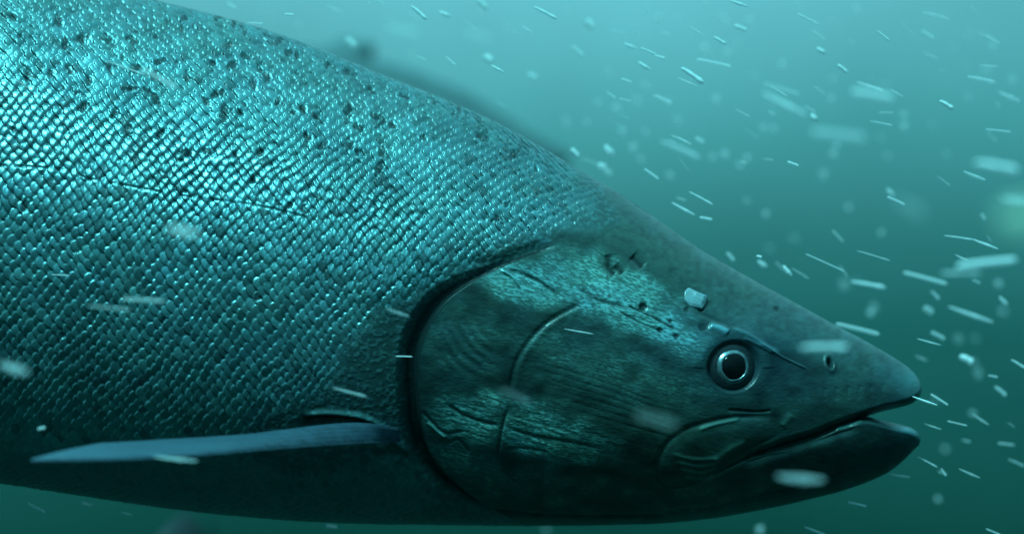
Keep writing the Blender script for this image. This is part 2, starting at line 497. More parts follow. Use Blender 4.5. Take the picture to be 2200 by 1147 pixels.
    for dj in (-1, 0, 1):
        j = j0 + dj
        off = (np.mod(j, 2)) * 0.5
        i0 = np.floor(xs / PW - off + 0.5)
        for di in (-1, 0, 1):
            i = i0 + di
            t1 = hash2(i, j, 1) - .5; t2 = hash2(i, j, 2) - .5; t3 = hash2(i, j, 3)
            p = xs / PW - off - i + 0.24 * (hash2(i, j, 4) - .5)
            qq = rs / RH - j + 0.26 * (hash2(i, j, 5) - .5)
            ell = (((p - 0.12) / 0.68)**2 + (qq / 1.08)**2) / (0.86 + 0.3 * hash2(i, j, 6))
            hh = -(5.0 + 1.4 * flat) * p - (3.0 - 1.7 * flat) * qq * qq - (4.2 - 2.8 * flat) * p * p + t1 * 4.2 * p + t2 * 3.8 * qq + 1.2 * (t3 - .5)
            hh = hh + 1.9 * flame * np.exp(-((p + 0.22 * qq - 0.02) / 0.20)**2) * smooth(1.0, 0.2, np.abs(qq))
            hh = hh - (3.4 - 2.2 * flat) * smooth(0.55 + 0.20 * flat, 1.0, ell)
            hh = np.where(ell < 1, hh, -1e9)
            w = hh > best
            best = np.where(w, hh, best); br = np.where(w, t3, br); edge = np.where(w, smooth(0.42 + 0.28 * flat, 0.92 + 0.06 * flat, ell), edge)
    best = np.maximum(best, -8)
    gone = br < thin - 0.12
    mask = mask * np.where(gone, 0.45, 1.0) * (1 - 0.55 * smooth(1150, 1340, X))
    h += mask * best * (1.05 - 0.25 * flat)
    tone = tone * (1 - mask) + mask * (0.22 + 0.50 * br + 0.55 * fbm(X / 60, Z / 34, 16, 4))
    scaled_sil = 0.92 - 0.45 * edge
    sil = sil * (1 - mask) + mask * scaled_sil
    pig = np.maximum(pig, mask * (0.88 * edge * (1 - 0.25 * flat) + 0.5 * (br < 0.05)))
    sil = sil * (0.72 + 0.5 * fbm(X / 55, Z / 40, 14, 4))
    # countershading: dark back, silver flank
    back = smooth(0.26, 0.02, fq)
    pig = np.maximum(pig, 0.45 * back * (X < 1400))
    nape = smooth(650, 1150, X) * smooth(0.45, 0.25, fq)
    pig = np.maximum(pig, mask * nape * np.clip(0.18 + 0.9 * smooth(0.22, 0.70, edge), 0, 1))
    # black spots over the back
    spot = np.zeros(X.shape)
    for n_, (sx, sz) in enumerate(SPOTS):
        R = 5 + 8 * hash2(n_, 3, 77)
        sel = (np.abs(X - sx) < 44) & (np.abs(Z - sz) < 36)
        if not sel.any(): continue
        xx, zz = X[sel] - sx, Z[sel] - sz
        ang = hash2(n_, 9, 78) * 3.14
        e1 = xx * math.cos(ang) + zz * math.sin(ang); e2 = -xx * math.sin(ang) + zz * math.cos(ang)
        rr = np.hypot(e1, e2 * 1.7) + 24 * (fbm(X[sel] / 8, Z[sel] / 9, 40 + n_ % 9, 2) - .5)
        spot[sel] = np.maximum(spot[sel], smooth(R + 6, R - 5, rr))
    xsp = fbm(X / 13, Z / 11, 61, 3)
    pig = np.maximum(pig, 1.0 * spot * (0.84 + 0.16 * smooth(0.1, .7, edge)))
    h -= 2.6 * spot * mask
    # lateral line
    if detail:
        sel = np.abs(s) < 22
        dl = np.where(sel, np.abs(s), 99)
        ll = smooth(4.5, 1.0, dl) * (X < 660) * smooth(0.3, 0.6, fbm(X / 22, Z / 60, 15, 2)) * 0.8
        h -= 2.2 * ll; pig = np.maximum(pig, 0.4 * ll)

    # ---------- smooth skin between scales and head
    not_scaled = 1 - np.clip(mask * 1.4, 0, 1)
    gd, gt = poly_dist(X, Z, GILL)          # negative / positive sides
    # which side is the head? point (1100,800) must be on the head side
    sgn = np.sign(poly_dist(np.array([1100.0]), np.array([800.0]), GILL)[0][0])
    gd = gd * sgn
    headf = np.where(((gd > 0) & (X > 860)) | (X > 1185), 1.0, 0.0) * np.where(inside, smooth(34, 6, np.abs(dedge)), 1.0) * (X > 860)
    near_end = smooth(0, 0.06, gt) * smooth(1.0, 0.93, gt)
    # gill opening
    wgill = 4 + 9.5 * smooth(0.10, 0.42, gt) * smooth(1.0, 0.80, gt)
    sgl = gd / wgill
    pit = smooth(1.0, 0.50, sgl) * smooth(-2.7, -0.2, sgl) * near_end
    h -= pit * (8 + 20 * smooth(0.05, 0.4, gt) * smooth(1, .85, gt))
    h += 0.0 * near_end * np.exp(-((sgl - 2.6) / 1.8)**2) * (sgl > 0.4)
    pig = np.maximum(pig, 1.0 * np.maximum(pit, near_end * smooth(1.6, 1.1, sgl) * smooth(-1.4, -0.8, sgl)))
    h -= 7 * near_end * np.exp(-np.clip(-sgl - 1, 0, 50)**2 / 18) * (sgl < 0) * (1 - pit)
    # head skin: brushed silver gill cover, dark crown, black jaws
    crown = smooth(0, 40, poly_dist(X, Z, [(1180, 500), (1340, 560), (1470, 660), (1560, 715), (1700, 775), (1990, 880)])[0]
                   * -np.sign(poly_dist(np.array([1300.0]), np.array([800.0]), [(1180, 500), (1340, 560), (1470, 660), (1560, 715), (1700, 775), (1990, 880)])[0][0]))
    patches = np.zeros(X.shape)

    def blob(cx, cz, rx, rz, rot, amt):
        a = math.radians(rot)
        e1 = (X - cx) * math.cos(a) + (Z - cz) * math.sin(a); e2 = -(X - cx) * math.sin(a) + (Z - cz) * math.cos(a)
        rr = np.hypot(e1 / rx, e2 / rz) + 0.7 * (fbm(X / 38, Z / 22, 21, 4) - .5)
        return amt * smooth(1.55, 0.10, rr)
    for b in [(1120, 610, 120, 42, 18, 1.0), (1290, 620, 190, 70, 20, .95), (1400, 690, 130, 42, 27, 1.0), (1010, 905, 80, 55, 15, 1.0), (1060, 860, 40, 30, 30, .9),
              (1180, 930, 130, 60, 12, 1.0), (1015, 915, 60, 40, 20, 1.0), (1160, 955, 70, 30, 8, 1.0), (1000, 990, 100, 40, 25, .45), (1470, 745, 80, 40, 20, .55), (1250, 770, 160, 70, 20, .42), (1000, 740, 90, 90, 0, .30),
              (1400, 820, 140, 60, 20, .3), (1180, 1050, 200, 40, 5, .25), (1560, 1060, 200, 40, -12, .25)]:
        patches = np.maximum(patches, blob(*b))
    hmask = headf * (1 - crown)
    fleck = smooth(0.42, 0.66, fbm((X * .96 + Z * .28) / 7.0, (Z * .96 - X * .28) / 2.4, 44, 3))
    mott = fbm(X / 34, Z / 22, 45, 4)
    sil_head = 0.10 + 0.50 * smooth(0.35, 0.75, mott) * fleck + patches * (0.22 + 0.66 * fleck)
    sil = sil * (1 - headf) + headf * (sil_head * (1 - crown) + 0.10 * crown)
    tone = tone * (1 - headf) + headf * (0.15 + patches * (0.42 + 0.75 * fleck) + 0.2 * fbm(X / 8, Z / 5, 31, 3))
    brush = hmask * (0.5 + 0.5 * patches) + 0.10 * headf * crown
    pig = np.maximum(pig, headf * (np.clip(0.94 - 1.0 * patches - 0.62 * (mott - 0.25), 0.05, 1) * (1 - crown) + (0.48 + 0.6 * (fbm(X / 12, Z / 9, 46, 3) - .5)) * crown))
    # shoulder skin just behind the gill opening
    sh = (1 - headf) * not_scaled
    shf = smooth(0.45, 0.70, fbm(X / 7, Z / 5.5, 93, 3))
    sil = sil + sh * (0.18 + 0.5 * shf) * (1 - belly)
    tone = tone * (1 - sh) + sh * 0.55 * shf
    h += 0.7 * sh * shf
    pig = np.maximum(pig, sh * (0.45 - 0.2 * belly))
    sil = np.clip(sil + 0.22 * belly * (1 - headf) * not_scaled, 0, 1)
    brush += sh * 0.18
    shp = blob(950, 585, 90, 30, -18, 1.0) + blob(880, 1010, 40, 40, 0, .8)
    sil = np.clip(sil + 0.6 * shp * (1 - headf), 0, 1); pig = pig * (1 - 0.7 * np.clip(shp, 0, 1) * (1 - headf) * not_scaled)
    h += 5 * np.clip(shp, 0, 1) * (1 - headf) * not_scaled * (fbm(X / 9, Z / 7, 81, 2) - .5)
    jaw = smooth(1480, 1700, X) * smooth(-30, 10, Z - np.interp(X, [1400, 1600, 1800, 1990], [1010, 950, 880, 850]))
    pig = np.maximum(pig, (0.70 + 0.4 * (fbm(X / 26, Z / 12, 47, 3) - .5)) * jaw)
    sil *= 1 - 0.6 * jaw

    pale = np.exp(-(((X - 1962) / 36)**2 + ((Z - 812) / 30)**2)) + np.exp(-(((X - 1958) / 34)**2 + ((Z - 924) / 22)**2))  # rim light on snout and jaw tips, painted in as paler, silvery skin
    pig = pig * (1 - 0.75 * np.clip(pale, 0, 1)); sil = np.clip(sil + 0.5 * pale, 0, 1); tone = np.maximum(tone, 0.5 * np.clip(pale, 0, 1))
    if detail:
        # wrinkled brushing on the gill cover: real relief running along the head
        a = math.radians(16)
        e1 = X * math.cos(a) + Z * math.sin(a); e2 = -X * math.sin(a) + Z * math.cos(a)
        wr_ = fbm(e1 / 30, e2 / 5.5, 51, 3) - .5
        h += 0.8 * hmask * wr_ * (0.5 + 2.0 * patches)
        arcs = np.sin((np.hypot(X - 1130, (Z - 640) * 1.0)) / 3.4 + 3 * fbm(X / 60, Z / 60, 33, 2))
        h += 0.9 * hmask * arcs * smooth(1.0, 0.3, np.hypot((X - 1000) / 90, (Z - 745) / 85))
        h += 3.5 * headf * (fbm(X / 90, Z / 90, 71, 3) - .5)
        h += 0.5 * (fbm(X / 6, Z / 5, 72, 2) - .5) * (1 - mask)
        h += 1.2 * sh * (fbm(X / 14, Z / 11, 73, 3) - .5)

        def groove(pts, w, depth, dark=0.6, step=0.0, clip=True):
            nonlocal h, pig
            p_ = np.asarray(pts)
            sel = (X > p_[:, 0].min() - 40) & (X < p_[:, 0].max() + 40) & (Z > p_[:, 1].min() - 40) & (Z < p_[:, 1].max() + 40)
            d, t = poly_dist(X[sel], Z[sel], pts)
            en = smooth(-0.001, 0.12, t) * smooth(1.001, 0.88, t)
            g_ = np.exp(-(d / w)**2) * en
            h[sel] -= depth * g_
            if step: h[sel] += step * en * np.exp(-np.clip(d * np.sign(step), 0, 99)**2 / 400) * (d * np.sign(step) > 0) * np.sign(step)
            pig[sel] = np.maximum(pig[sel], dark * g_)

        def ridge(pts, w, height, silv=0.0):
            nonlocal h, sil, pig, tone
            p_ = np.asarray(pts)
            sel = (X > p_[:, 0].min() - 40) & (X < p_[:, 0].max() + 40) & (Z > p_[:, 1].min() - 40) & (Z < p_[:, 1].max() + 40)
            d, t = poly_dist(X[sel], Z[sel], pts)
            en = smooth(-0.001, 0.15, t) * smooth(1.001, 0.85, t)
            g_ = np.exp(-(d / w)**2) * en
            h[sel] += height * g_
            sil[sel] = np.maximum(sil[sel], silv * g_); pig[sel] *= 1 - min(1, silv * 1.2) * g_
            tone[sel] = np.maximum(tone[sel], silv * g_)
        groove(PREOP, 6, 3.0, 0.8)
        ridge(PREOP + np.array([9, 5]), 7, 1.2, 0.05)
        groove(SUBOP_V, 4, 2.6, 0.75)
        groove(dense([(905, 880), (930, 908), (958, 930), (1000, 925)]), 3.8, 3.0, .85)
        ridge(dense([(918, 905), (945, 930), (960, 940)]), 3, 4, .6)
        groove(dense([(955, 865), (1000, 893), (1035, 905), (1076, 914)]), 4.3, 2.5, .85)
        groove(dense([(1086, 918), (1150, 937), (1230, 950), (1300, 965)]), 4.3, 2.5, .8)
        groove(dense([(960, 955), (985, 945), (1010, 975)]), 3.3, 2.0, .7)
        groove(dense([(1085, 965), (1130, 962), (1180, 972)]), 3.3, 2.0, .7)
        groove(dense([(1345, 655), (1400, 680), (1455, 710)]), 2.4, 2.2, .9)
        groove(dense([(1245, 620), (1290, 645), (1345, 657)]), 6, 2.4, .7)
        groove(dense([(1330, 668), (1380, 695), (1425, 712)]), 2.4, 2.0, .8)
        groove(dense([(1310, 560), (1307, 600), (1312, 650)]), 3, 1, .35)
        groove(dense([(1420, 605), (1450, 640), (1490, 665), (1560, 700)]), 5, 2, .5)
        groove(dense([(1090, 578), (1150, 600), (1210, 640)]), 4, 4, .35)
        ridge(dense([(1075, 580), (1100, 595), (1118, 618)]), 2.5, 4, .8)
        ridge(dense([(1562, 705), (1600, 722), (1640, 745), (1680, 762)]), 5, 2.2, .5)
        ridge(dense([(1590, 728), (1625, 745), (1660, 762)]), 3, 3, .5)
        ridge(dense([(1620, 738), (1680, 768), (1740, 795)]), 2.5, 3, .3)
        ridge(dense([(1520, 700), (1545, 708), (1562, 720)]), 8, 5, .8)
        # long lines on the cheek
        for zz in range(6):
            groove(dense([(1130 + 20 * zz, 770 + 22 * zz), (1280 + 15 * zz, 815 + 20 * zz), (1420 + 10 * zz, 868 + 16 * zz)]), 3.2, 0.55, .10)
        # upper jaw bone (maxilla)
        mx = np.array([(1416, 1012), (1420, 985), (1440, 952), (1480, 925), (1540, 908), (1610, 900), (1690, 905), (1660, 935), (1600, 965), (1545, 1000), (1490, 1035), (1445, 1045), (1420, 1035), (1416, 1012)])
        mxd = dense(mx, 6)
        selm = (X > 1380) & (X < 1740) & (Z > 860) & (Z < 1085)
        dm = np.abs(poly_dist(X[selm], Z[selm], mxd)[0]); im = seg_inside(X[selm], Z[selm], mxd)
        sd = np.where(im, dm, -dm)
        fade = smooth(1700, 1600, X[selm])
        h[selm] += fade * (3.0 * smooth(-6, 24, sd) - 2.8 * np.exp(-((sd + 5) / 6)**2))
        pig[selm] = np.maximum(pig[selm], fade * 0.85 * np.exp(-((sd + 4) / 6)**2))
        pig[selm] = np.where(im, np.maximum(pig[selm], 0.62), pig[selm])
        sil[selm] = np.where(im, 0.35, sil[selm])
        ridge(dense([(1495, 926), (1520, 915), (1550, 907), (1595, 898)]), 4.5, 2.4, .5)
        for zz in range(4):
            ridge(dense([(1440 + 8 * zz, 972 + 16 * zz), (1490 + 8 * zz, 984 + 15 * zz), (1550 - 4 * zz, 982 + 12 * zz)]), 4.5, 1.8, .4)
        ridge(dense([(1530, 992), (1570, 962), (1605, 946)]), 7, 2, .35)
        groove(dense([(1560, 880), (1620, 884), (1660, 882)]), 3, 4, .6)
        ridge(dense([(1678, 916), (1690, 902), (1702, 888)]), 8, 2.2, .35)
        ridge(dense([(1600, 985), (1650, 975), (1700, 968)]), 3, 2.5, .3)
        ridge(dense([(1790, 921), (1825, 911), (1858, 902)]), 2.6, 2, .7)
        # gum line inside the lips
        groove(dense([(1585, 1000), (1680, 968), (1780, 938), (1850, 915)]), 9, 6, .9)
        groove(dense([(1400, 1100), (1520, 1092), (1650, 1062), (1800, 1022), (1900, 985)]), 5, 5, .5)
        groove(dense([(1000, 1085), (1150, 1105), (1300, 1108), (1460, 1106)]), 4, 4, .4)
        # eye socket
        de = np.hypot(X - 1575, (Z - 788) * 1.03)
        h += 2 * np.exp(-((de - 74) / 13)**2) * (0.4 + 0.6 * (Z < 790)) - 14 * smooth(60, 44, de)
        pig = np.maximum(pig, 0.85 * smooth(92, 52, de))
        h += 9 * np.exp(-(((X - 1590) / 110)**2 + ((Z - 735) / 45)**2))
        # nostril
        dn = np.hypot((X - 1783) * 1.8 - (Z - 780) * 0.35, (Z - 780))
        h += 3.2 * np.exp(-((dn - 17) / 5.5)**2) - 12 * smooth(13, 5, dn)
        pig = np.maximum(pig, .95 * smooth(15, 8, dn))
        # sensory pores and the gaps in the temple
        for (cx, cz, r_, dp) in [(1382, 660, 9, 5), (1440, 690, 4, 2), (1418, 708, 6, 2), (1452, 722, 6, 2), (1508, 704, 9, 2), (1476, 664, 6, 3), (1506, 662, 7, 3), (1668, 664, 7, 2)]:
            dd = np.hypot(X - cx, Z - cz) + 3 * (fbm(X / 5, Z / 5, 90, 2) - .5)
            h -= dp * smooth(r_ + 3, r_ - 5, dd); pig = np.maximum(pig, .9 * smooth(r_ + 3, r_ - 2, dd))
        for pts, w, dp in [([(1358, 548), (1370, 560), (1384, 574)], 10, 6), ([(1305, 545), (1310, 575), (1325, 590)], 13, 4), ([(1322, 568), (1340, 588)], 12, 3)]:
            groove(dense(pts), w, dp, .95)
        groove(dense([(1010, 556), (1060, 562), (1120, 540), (1180, 520)]), 11, 3, .45)
        for k_ in range(6):
            groove(dense([(1900 - 25 * k_, 822 + 2 * k_), (1896 - 25 * k_, 838 + 2 * k_), (1900 - 25 * k_, 852 + 2 * k_)]), 5, 0.9, .06)
        # fold over the pectoral fin and the hollow beneath it
        ridge(dense([(640, 893), (700, 888), (760, 893), (805, 908), (840, 935), (868, 965), (890, 990)]), 7, 9, .42)
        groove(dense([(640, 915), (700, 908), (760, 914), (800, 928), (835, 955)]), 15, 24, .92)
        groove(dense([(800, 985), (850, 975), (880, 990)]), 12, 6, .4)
    if not detail:
        pig *= 0.5; sil = np.maximum(sil, 0.6)
    hue = 0.5 - 0.16 * headf + 0.5 * (fbm(X / 70, Z / 45, 111, 3) - .5) * (0.55 + 0.45 * headf)
    hue = hue + 0.5 * np.exp(-(((X - 1600) / 150)**2 + ((Z - 770) / 90)**2)) + 0.3 * smooth(1780, 1960, X) - 0.35 * np.exp(-(((X - 1400) / 260)**2 + ((Z - 980) / 130)**2))
    h *= edge_keep[:, None]
    lipk = np.ones(nc)
    h[rows_u - 1, cgap:] = 0
    # fade relief where the snout patches close up
    h *= np.concatenate([np.ones(len(left)), smooth(1.0, 0.93, u)])[None]
    W = W + N * (h * S)[..., None]
    W[0, :, 1] = 0; W[-1, :, 1] = 0; W[rows_u - 1, cgap:, 1] = 0

    # ---------- assemble one closed body: near side, far side mirrored with fewer rows
    nr = X.shape[0]
    V = [W.reshape(-1, 3)]
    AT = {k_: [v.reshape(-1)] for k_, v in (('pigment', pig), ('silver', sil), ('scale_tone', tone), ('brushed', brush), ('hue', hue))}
    idx = np.arange(nr * nc).reshape(nr, nc)
    iu, il = idx[:rows_u].copy(), idx[rows_u - 1:].copy()
    count = nr * nc
    # lower lip gets its own edge row beyond the mouth corner
    xl0, zl0, yl0 = xl[0, cgap + 1:], zl[0, cgap + 1:], np.zeros(nc - cgap - 1)
    V.append(np.stack([(xl0 - CX) * S, yl0, (CZ - zl0) * S], -1))
    for k_, src in (('pigment', pig), ('silver', sil), ('scale_tone', tone), ('brushed', brush), ('hue', hue)):
        AT[k_].append(src[rows_u, cgap + 1:])
    il[0, cgap + 1:] = count + np.arange(nc - cgap - 1)
    count += nc - cgap - 1

    def sub(n, step):
        a_ = list(range(0, n, step))
        if a_[-1] != n - 1: a_.append(n - 1)
        return a_

    def faces(ix, flip):
        a_, b_, c_, d_ = ix[:-1, :-1], ix[:-1, 1:], ix[1:, 1:], ix[1:, :-1]
        f_ = np.stack([a_, d_, c_, b_] if not flip else [a_, b_, c_, d_], -1).reshape(-1, 4)
        return f_
    step = 14 if detail else 1
    allV = np.vstack(V)
    ru, rl = sub(rows_u, step), sub(il.shape[0], step)
    fu, fl = iu[ru].copy(), il[rl].copy()
    newv, newsrc = [], []

    def mirror(ixs):
        nonlocal count
        flat = ixs.reshape(-1)
        out = count + np.arange(len(flat))
        m_ = allV[flat].copy(); m_[:, 1] *= -1
        newv.append(m_); newsrc.append(flat)
        count += len(flat)
        return out.reshape(ixs.shape)
    fu[1:-1] = mirror(iu[ru][1:-1])
    fu[-1, :cgap] = mirror(iu[-1, :cgap])
    fl[1:-1] = mirror(il[rl][1:-1])
    fl[0, :cgap] = fu[-1, :cgap]
    F = np.vstack([faces(iu, False), faces(il, False), faces(fu, True), faces(fl, True)])
    V = np.vstack([allV] + newv)
    src = np.concatenate(newsrc)
    at_ = {}
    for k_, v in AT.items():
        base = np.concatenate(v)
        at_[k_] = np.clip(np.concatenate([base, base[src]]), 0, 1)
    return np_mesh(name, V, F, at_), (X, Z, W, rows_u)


# ------------------------------------------------------------------ the salmon in front
salmon = bpy.data.objects.new("salmon", None)
col.objects.link(salmon)
tag(salmon, "large silver spotted salmon filling the frame, head pointing right, mouth slightly open", "salmon")
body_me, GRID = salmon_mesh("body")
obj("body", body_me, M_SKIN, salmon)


def surf(px, pz):
    X, Z, W, _ = GRID
    i = np.argmin((X - px)**2 + (Z - pz)**2)
    return W.reshape(-1, 3)[i]


def lathe(profile, n=64, irregular=0.0, seed=0, squash=1.0, tear=0.0):
    """profile of (radius, height towards the camera) -> verts, quads"""
    V, F = [], []
    for k, (r, hgt) in enumerate(profile):
        for a in range(n):
            t = 2 * math.pi * a / n
            rr = r * (1 + irregular * (vnoise(np.array([3 * math.cos(t) + 9]), np.array([3 * math.sin(t) + 9]), seed)[0] - .5))
            tz = math.sin(t)
            rr *= 1 + tear * max(0, -tz)**12
            V.append((rr * math.cos(t), -hgt, rr * tz * squash))
    for k in range(len(profile) - 1):
        for a in range(n):
            b = (a + 1) % n
            F.append((k * n + a, k * n + b, (k + 1) * n + b, (k + 1) * n + a))
    return V, F


eye_c = surf(1575, 788)
eye_pos = np.array([*at(1575, 788, -0.0322)])
surf_y = np.median([surf(1575 + 78 * math.cos(t), 788 + 78 * math.sin(t))[1] for t in np.linspace(0, 6.28, 16)])
kE = (D + surf_y) / D * S
eye_base = at(1575, 788, surf_y)


def eye_part(name, prof, mat, parent, **kw):
    V, F = lathe([(r * kE, hh * kE) for r, hh in prof], **kw)
    me = np_mesh(name, V, F)
    o = obj(name, me, mat, parent)
    o.location = eye_base if parent is salmon else (0, 0, 0)
    return o


eyeball = eye_part("eye", [(70, -40), (62, -17), (57, -9), (51, -4), (46, -1), (41, 1.2), (33, 3), (0.2, 3)], M_EYEBALL, salmon)
eyeball.rotation_euler = (math.radians(-6), 0, math.radians(14))
iris = eye_part("iris", [(38.5, 0.4), (37.6, 1.8), (35, 4.2), (32, 6.2), (29.2, 7.6), (27.6, 7.0), (26, 3)], M_IRIS, eyeball, irregular=0.07, seed=4)
pupil = eye_part("pupil", [(27.8, 4.6), (26, 6.8), (20, 9.0), (12, 10.4), (5, 11.0), (0.2, 11.2)], M_PUPIL, eyeball, tear=0.085)

# pectoral fin: a bluish blade standing out from the flank, seen almost edge-on
lead = dense([(872, 950), (760, 955), (600, 966), (400, 983), (220, 991), (65, 991)], 12)
trail = dense([(868, 928), (760, 919), (600, 930), (400, 938), (220, 949), (100, 956)], 12)
y_lead = np.interp(np.linspace(0, 1, len(lead)), [0, .12, .5, 1], [-0.040, -0.075, -0.125, -0.165])
y_trail = np.interp(np.linspace(0, 1, len(lead)), [0, .12, .5, 1], [-0.040, -0.066, -0.100, -0.135])
fin_v, fin_q = [], []
nL, nC = len(lead), 25
for side in (0, 1):
    for a in range(nL):
        t = a / (nL - 1)
        for c in range(nC):
            u_ = c / (nC - 1)
            tip = max(0.0, (t - 0.80) / 0.20)
            nar = 1 - tip**1.25                     # rounded tip
            u_ = 0.04 + 0.88 * u_ * (0.02 + 0.98 * nar)
            px = lead[a][0] * (1 - u_) + trail[a][0] * u_
            pz = lead[a][1] * (1 - u_) + trail[a][1] * u_
            Yd = y_lead[a] * (1 - u_) + y_trail[a] * u_
            P = at(px, pz, Yd)
            th = 0.00055 * (1 - 0.6 * t) * math.sqrt(max(0.0, 1 - (2 * c / (nC - 1) - 1)**2)) + 0.0003 * math.sin(c * 1.26) ** 2
            camber = 0.0042 * nar * math.sin(math.pi * c / (nC - 1)) * (0.6 + 0.4 * math.sin(7 * t))
            fin_v.append((P.x, P.y, P.z + camber + (th if side == 0 else -th)))
for side in (0, 1):
    o_ = side * nL * nC
    for a in range(nL - 1):
        for c in range(nC - 1):
            q_ = (o_ + a * nC + c, o_ + a * nC + c + 1, o_ + (a + 1) * nC + c + 1, o_ + (a + 1) * nC + c)
            fin_q.append(q_ if side == 0 else q_[::-1])
h2 = nL * nC
for a in range(nL - 1):
    for c in (0, nC - 1):
        fin_q.append((a * nC + c, (a + 1) * nC + c, h2 + (a + 1) * nC + c, h2 + a * nC + c))
for c in range(nC - 1):
    fin_q.append(((nL - 1) * nC + c, (nL - 1) * nC + c + 1, h2 + (nL - 1) * nC + c + 1, h2 + (nL - 1) * nC + c))
fin_me = np_mesh("pectoral_fin", fin_v, fin_q, {"chord": np.tile(np.tile(np.linspace(0, 1, nC), nL), 2), "span": np.tile(np.repeat(np.linspace(0, 1, nL), nC), 2)})
m_f, n_f, l_f, p_f = material("fin")
f_ch, f_sp = attr(n_f, "chord"), attr(n_f, "span")
f_tc = n_f.new("ShaderNodeTexCoord").outputs['Object']
f_mp = n_f.new("ShaderNodeMapping"); f_mp.inputs['Scale'].default_value = (0.12, 1, 1)
f_nz = n_f.new("ShaderNodeTexNoise"); f_nz.inputs['Scale'].default_value = 420; f_nz.inputs['Detail'].default_value = 4
l_f.new(f_tc, f_mp.inputs['Vector']); l_f.new(f_mp.outputs[0], f_nz.inputs['Vector'])
f_ray = mathn(n_f, l_f, 'SINE', mathn(n_f, l_f, 'ADD', mathn(n_f, l_f, 'MULTIPLY', f_ch, 62.0), mathn(n_f, l_f, 'MULTIPLY', f_nz.outputs['Fac'], 5.0)))
f_mix = mathn(n_f, l_f, 'ADD', mathn(n_f, l_f, 'MULTIPLY', f_ray, 0.10), f_nz.outputs['Fac'], True)
f_c = mixc(n_f, l_f, f_mix, (0.010, 0.024, 0.036), (0.050, 0.092, 0.135))
l_f.new(mixc(n_f, l_f, mathn(n_f, l_f, 'POWER', f_sp, 3.0), f_c, (0.075, 0.125, 0.17)), p_f.inputs['Base Color'])
p_f.inputs['Roughness'].default_value = 0.5; p_f.inputs['Specular IOR Level'].default_value = 0.25
# the thin membrane thins out towards both margins
f_e = mathn(n_f, l_f, 'MULTIPLY', mathn(n_f, l_f, 'MULTIPLY', f_ch, mathn(n_f, l_f, 'SUBTRACT', 1.0, f_ch)), 9.0)
f_a = mathn(n_f, l_f, 'MULTIPLY', mathn(n_f, l_f, 'ADD', f_e, 0.25), mathn(n_f, l_f, 'ADD', f_nz.outputs['Fac'], 0.35), True)
l_f.new(f_a, p_f.inputs['Alpha'])
obj("pectoral_fin", fin_me, m_f, salmon)["label"] = "bluish pectoral fin held flat along the belly"

# ------------------------------------------------------------------ pale flake stuck on the forehead
fp = surf(1490, 640)
fv, ff = [], []
outl = [(-34, 8), (-24, -20), (-7, -29), (13, -17), (36, -6), (29, 12), (18, 28), (-8, 22)]
nf = len(outl)
for lev, (sc_, dep) in enumerate([(1.0, -4), (0.97, 1), (0.70, 4)]):
    for k_, (a, b) in enumerate(outl):
        fv.append((a * sc_ * 0.88 * S, -(dep + (3 if (lev == 2 and k_ in (3, 4, 5)) else 0)) * S, -b * sc_ * 0.88 * S))
fv.append((2 * S, -6 * S, 2 * S))
fq_ = []
for lev in range(2):
    for k_ in range(nf):
        k2 = (k_ + 1) % nf
        fq_.append((lev * nf + k_, lev * nf + k2, (lev + 1) * nf + k2, (lev + 1) * nf + k_))
for k_ in range(nf):
    fq_.append((2 * nf + k_, 2 * nf + (k_ + 1) % nf, 3 * nf, 3 * nf))
me = bpy.data.meshes.new("flake")
me.from_pydata(fv, [], [tuple(dict.fromkeys(q_)) for q_ in fq_]); me.update()
fl = obj("flake", me, M_FLAKE)
fl_s = fl.modifiers.new('soften', 'BEVEL'); fl_s.width = 0.0004; fl_s.segments = 2
fl.location = (fp[0], fp[1] - 0.0002, fp[2])
fl.rotation_euler = (math.radians(-28), 0, math.radians(8))
tag(fl, "pale angular flake stuck to the salmon's forehead above the eye", "flake")

# ------------------------------------------------------------------ other salmon far behind
M_FAR = plain("far_salmon_skin", (0.055, 0.080, 0.086), 0.8, 0, 0.04, 30, (0.095, 0.138, 0.150))
_n, _l = M_FAR.node_tree.nodes, M_FAR.node_tree.links
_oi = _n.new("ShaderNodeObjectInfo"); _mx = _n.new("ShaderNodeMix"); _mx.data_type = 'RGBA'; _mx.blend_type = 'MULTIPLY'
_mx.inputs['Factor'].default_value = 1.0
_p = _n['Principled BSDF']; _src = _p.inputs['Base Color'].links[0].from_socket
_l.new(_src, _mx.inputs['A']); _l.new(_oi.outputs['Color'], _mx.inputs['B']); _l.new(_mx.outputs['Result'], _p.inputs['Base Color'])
far_me, _ = salmon_mesh("far_body", dx=14.0, rows_u=60, rows_l=24, detail=False)


def far_salmon(px, pz, Y, scale, yaw, pitch, label, first=None, shade=1.0):
    """nose of the fish seen at a pixel, at depth Y"""
    if first is None:
        r = bpy.data.objects.new("salmon", None); col.objects.link(r)
        obj("body", far_me, M_FAR, r)
    else:
        r = first.copy(); col.objects.link(r)
        for ch in first.children:
            c = ch.copy(); col.objects.link(c); c.parent = r
    nose = Vector(at(1981, 836, 0)) * scale
    r.scale = (scale,) * 3
    r.rotation_euler = (0, pitch, yaw)
    R = r.rotation_euler.to_matrix()
    r.location = Vector(at(px, pz, Y)) - R @ nose
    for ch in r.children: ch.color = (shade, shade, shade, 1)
    tag(r, label, "salmon", "blurred salmon swimming behind")
    return r


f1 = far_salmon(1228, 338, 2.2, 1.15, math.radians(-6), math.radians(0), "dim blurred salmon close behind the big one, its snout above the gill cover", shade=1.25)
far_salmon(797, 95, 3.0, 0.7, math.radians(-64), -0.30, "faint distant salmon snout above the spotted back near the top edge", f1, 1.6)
far_salmon(250, 1562, 0.35, 0.5, math.radians(-86), math.radians(0), "dark blurred salmon at the bottom edge below the pectoral fin", f1, 0.35)


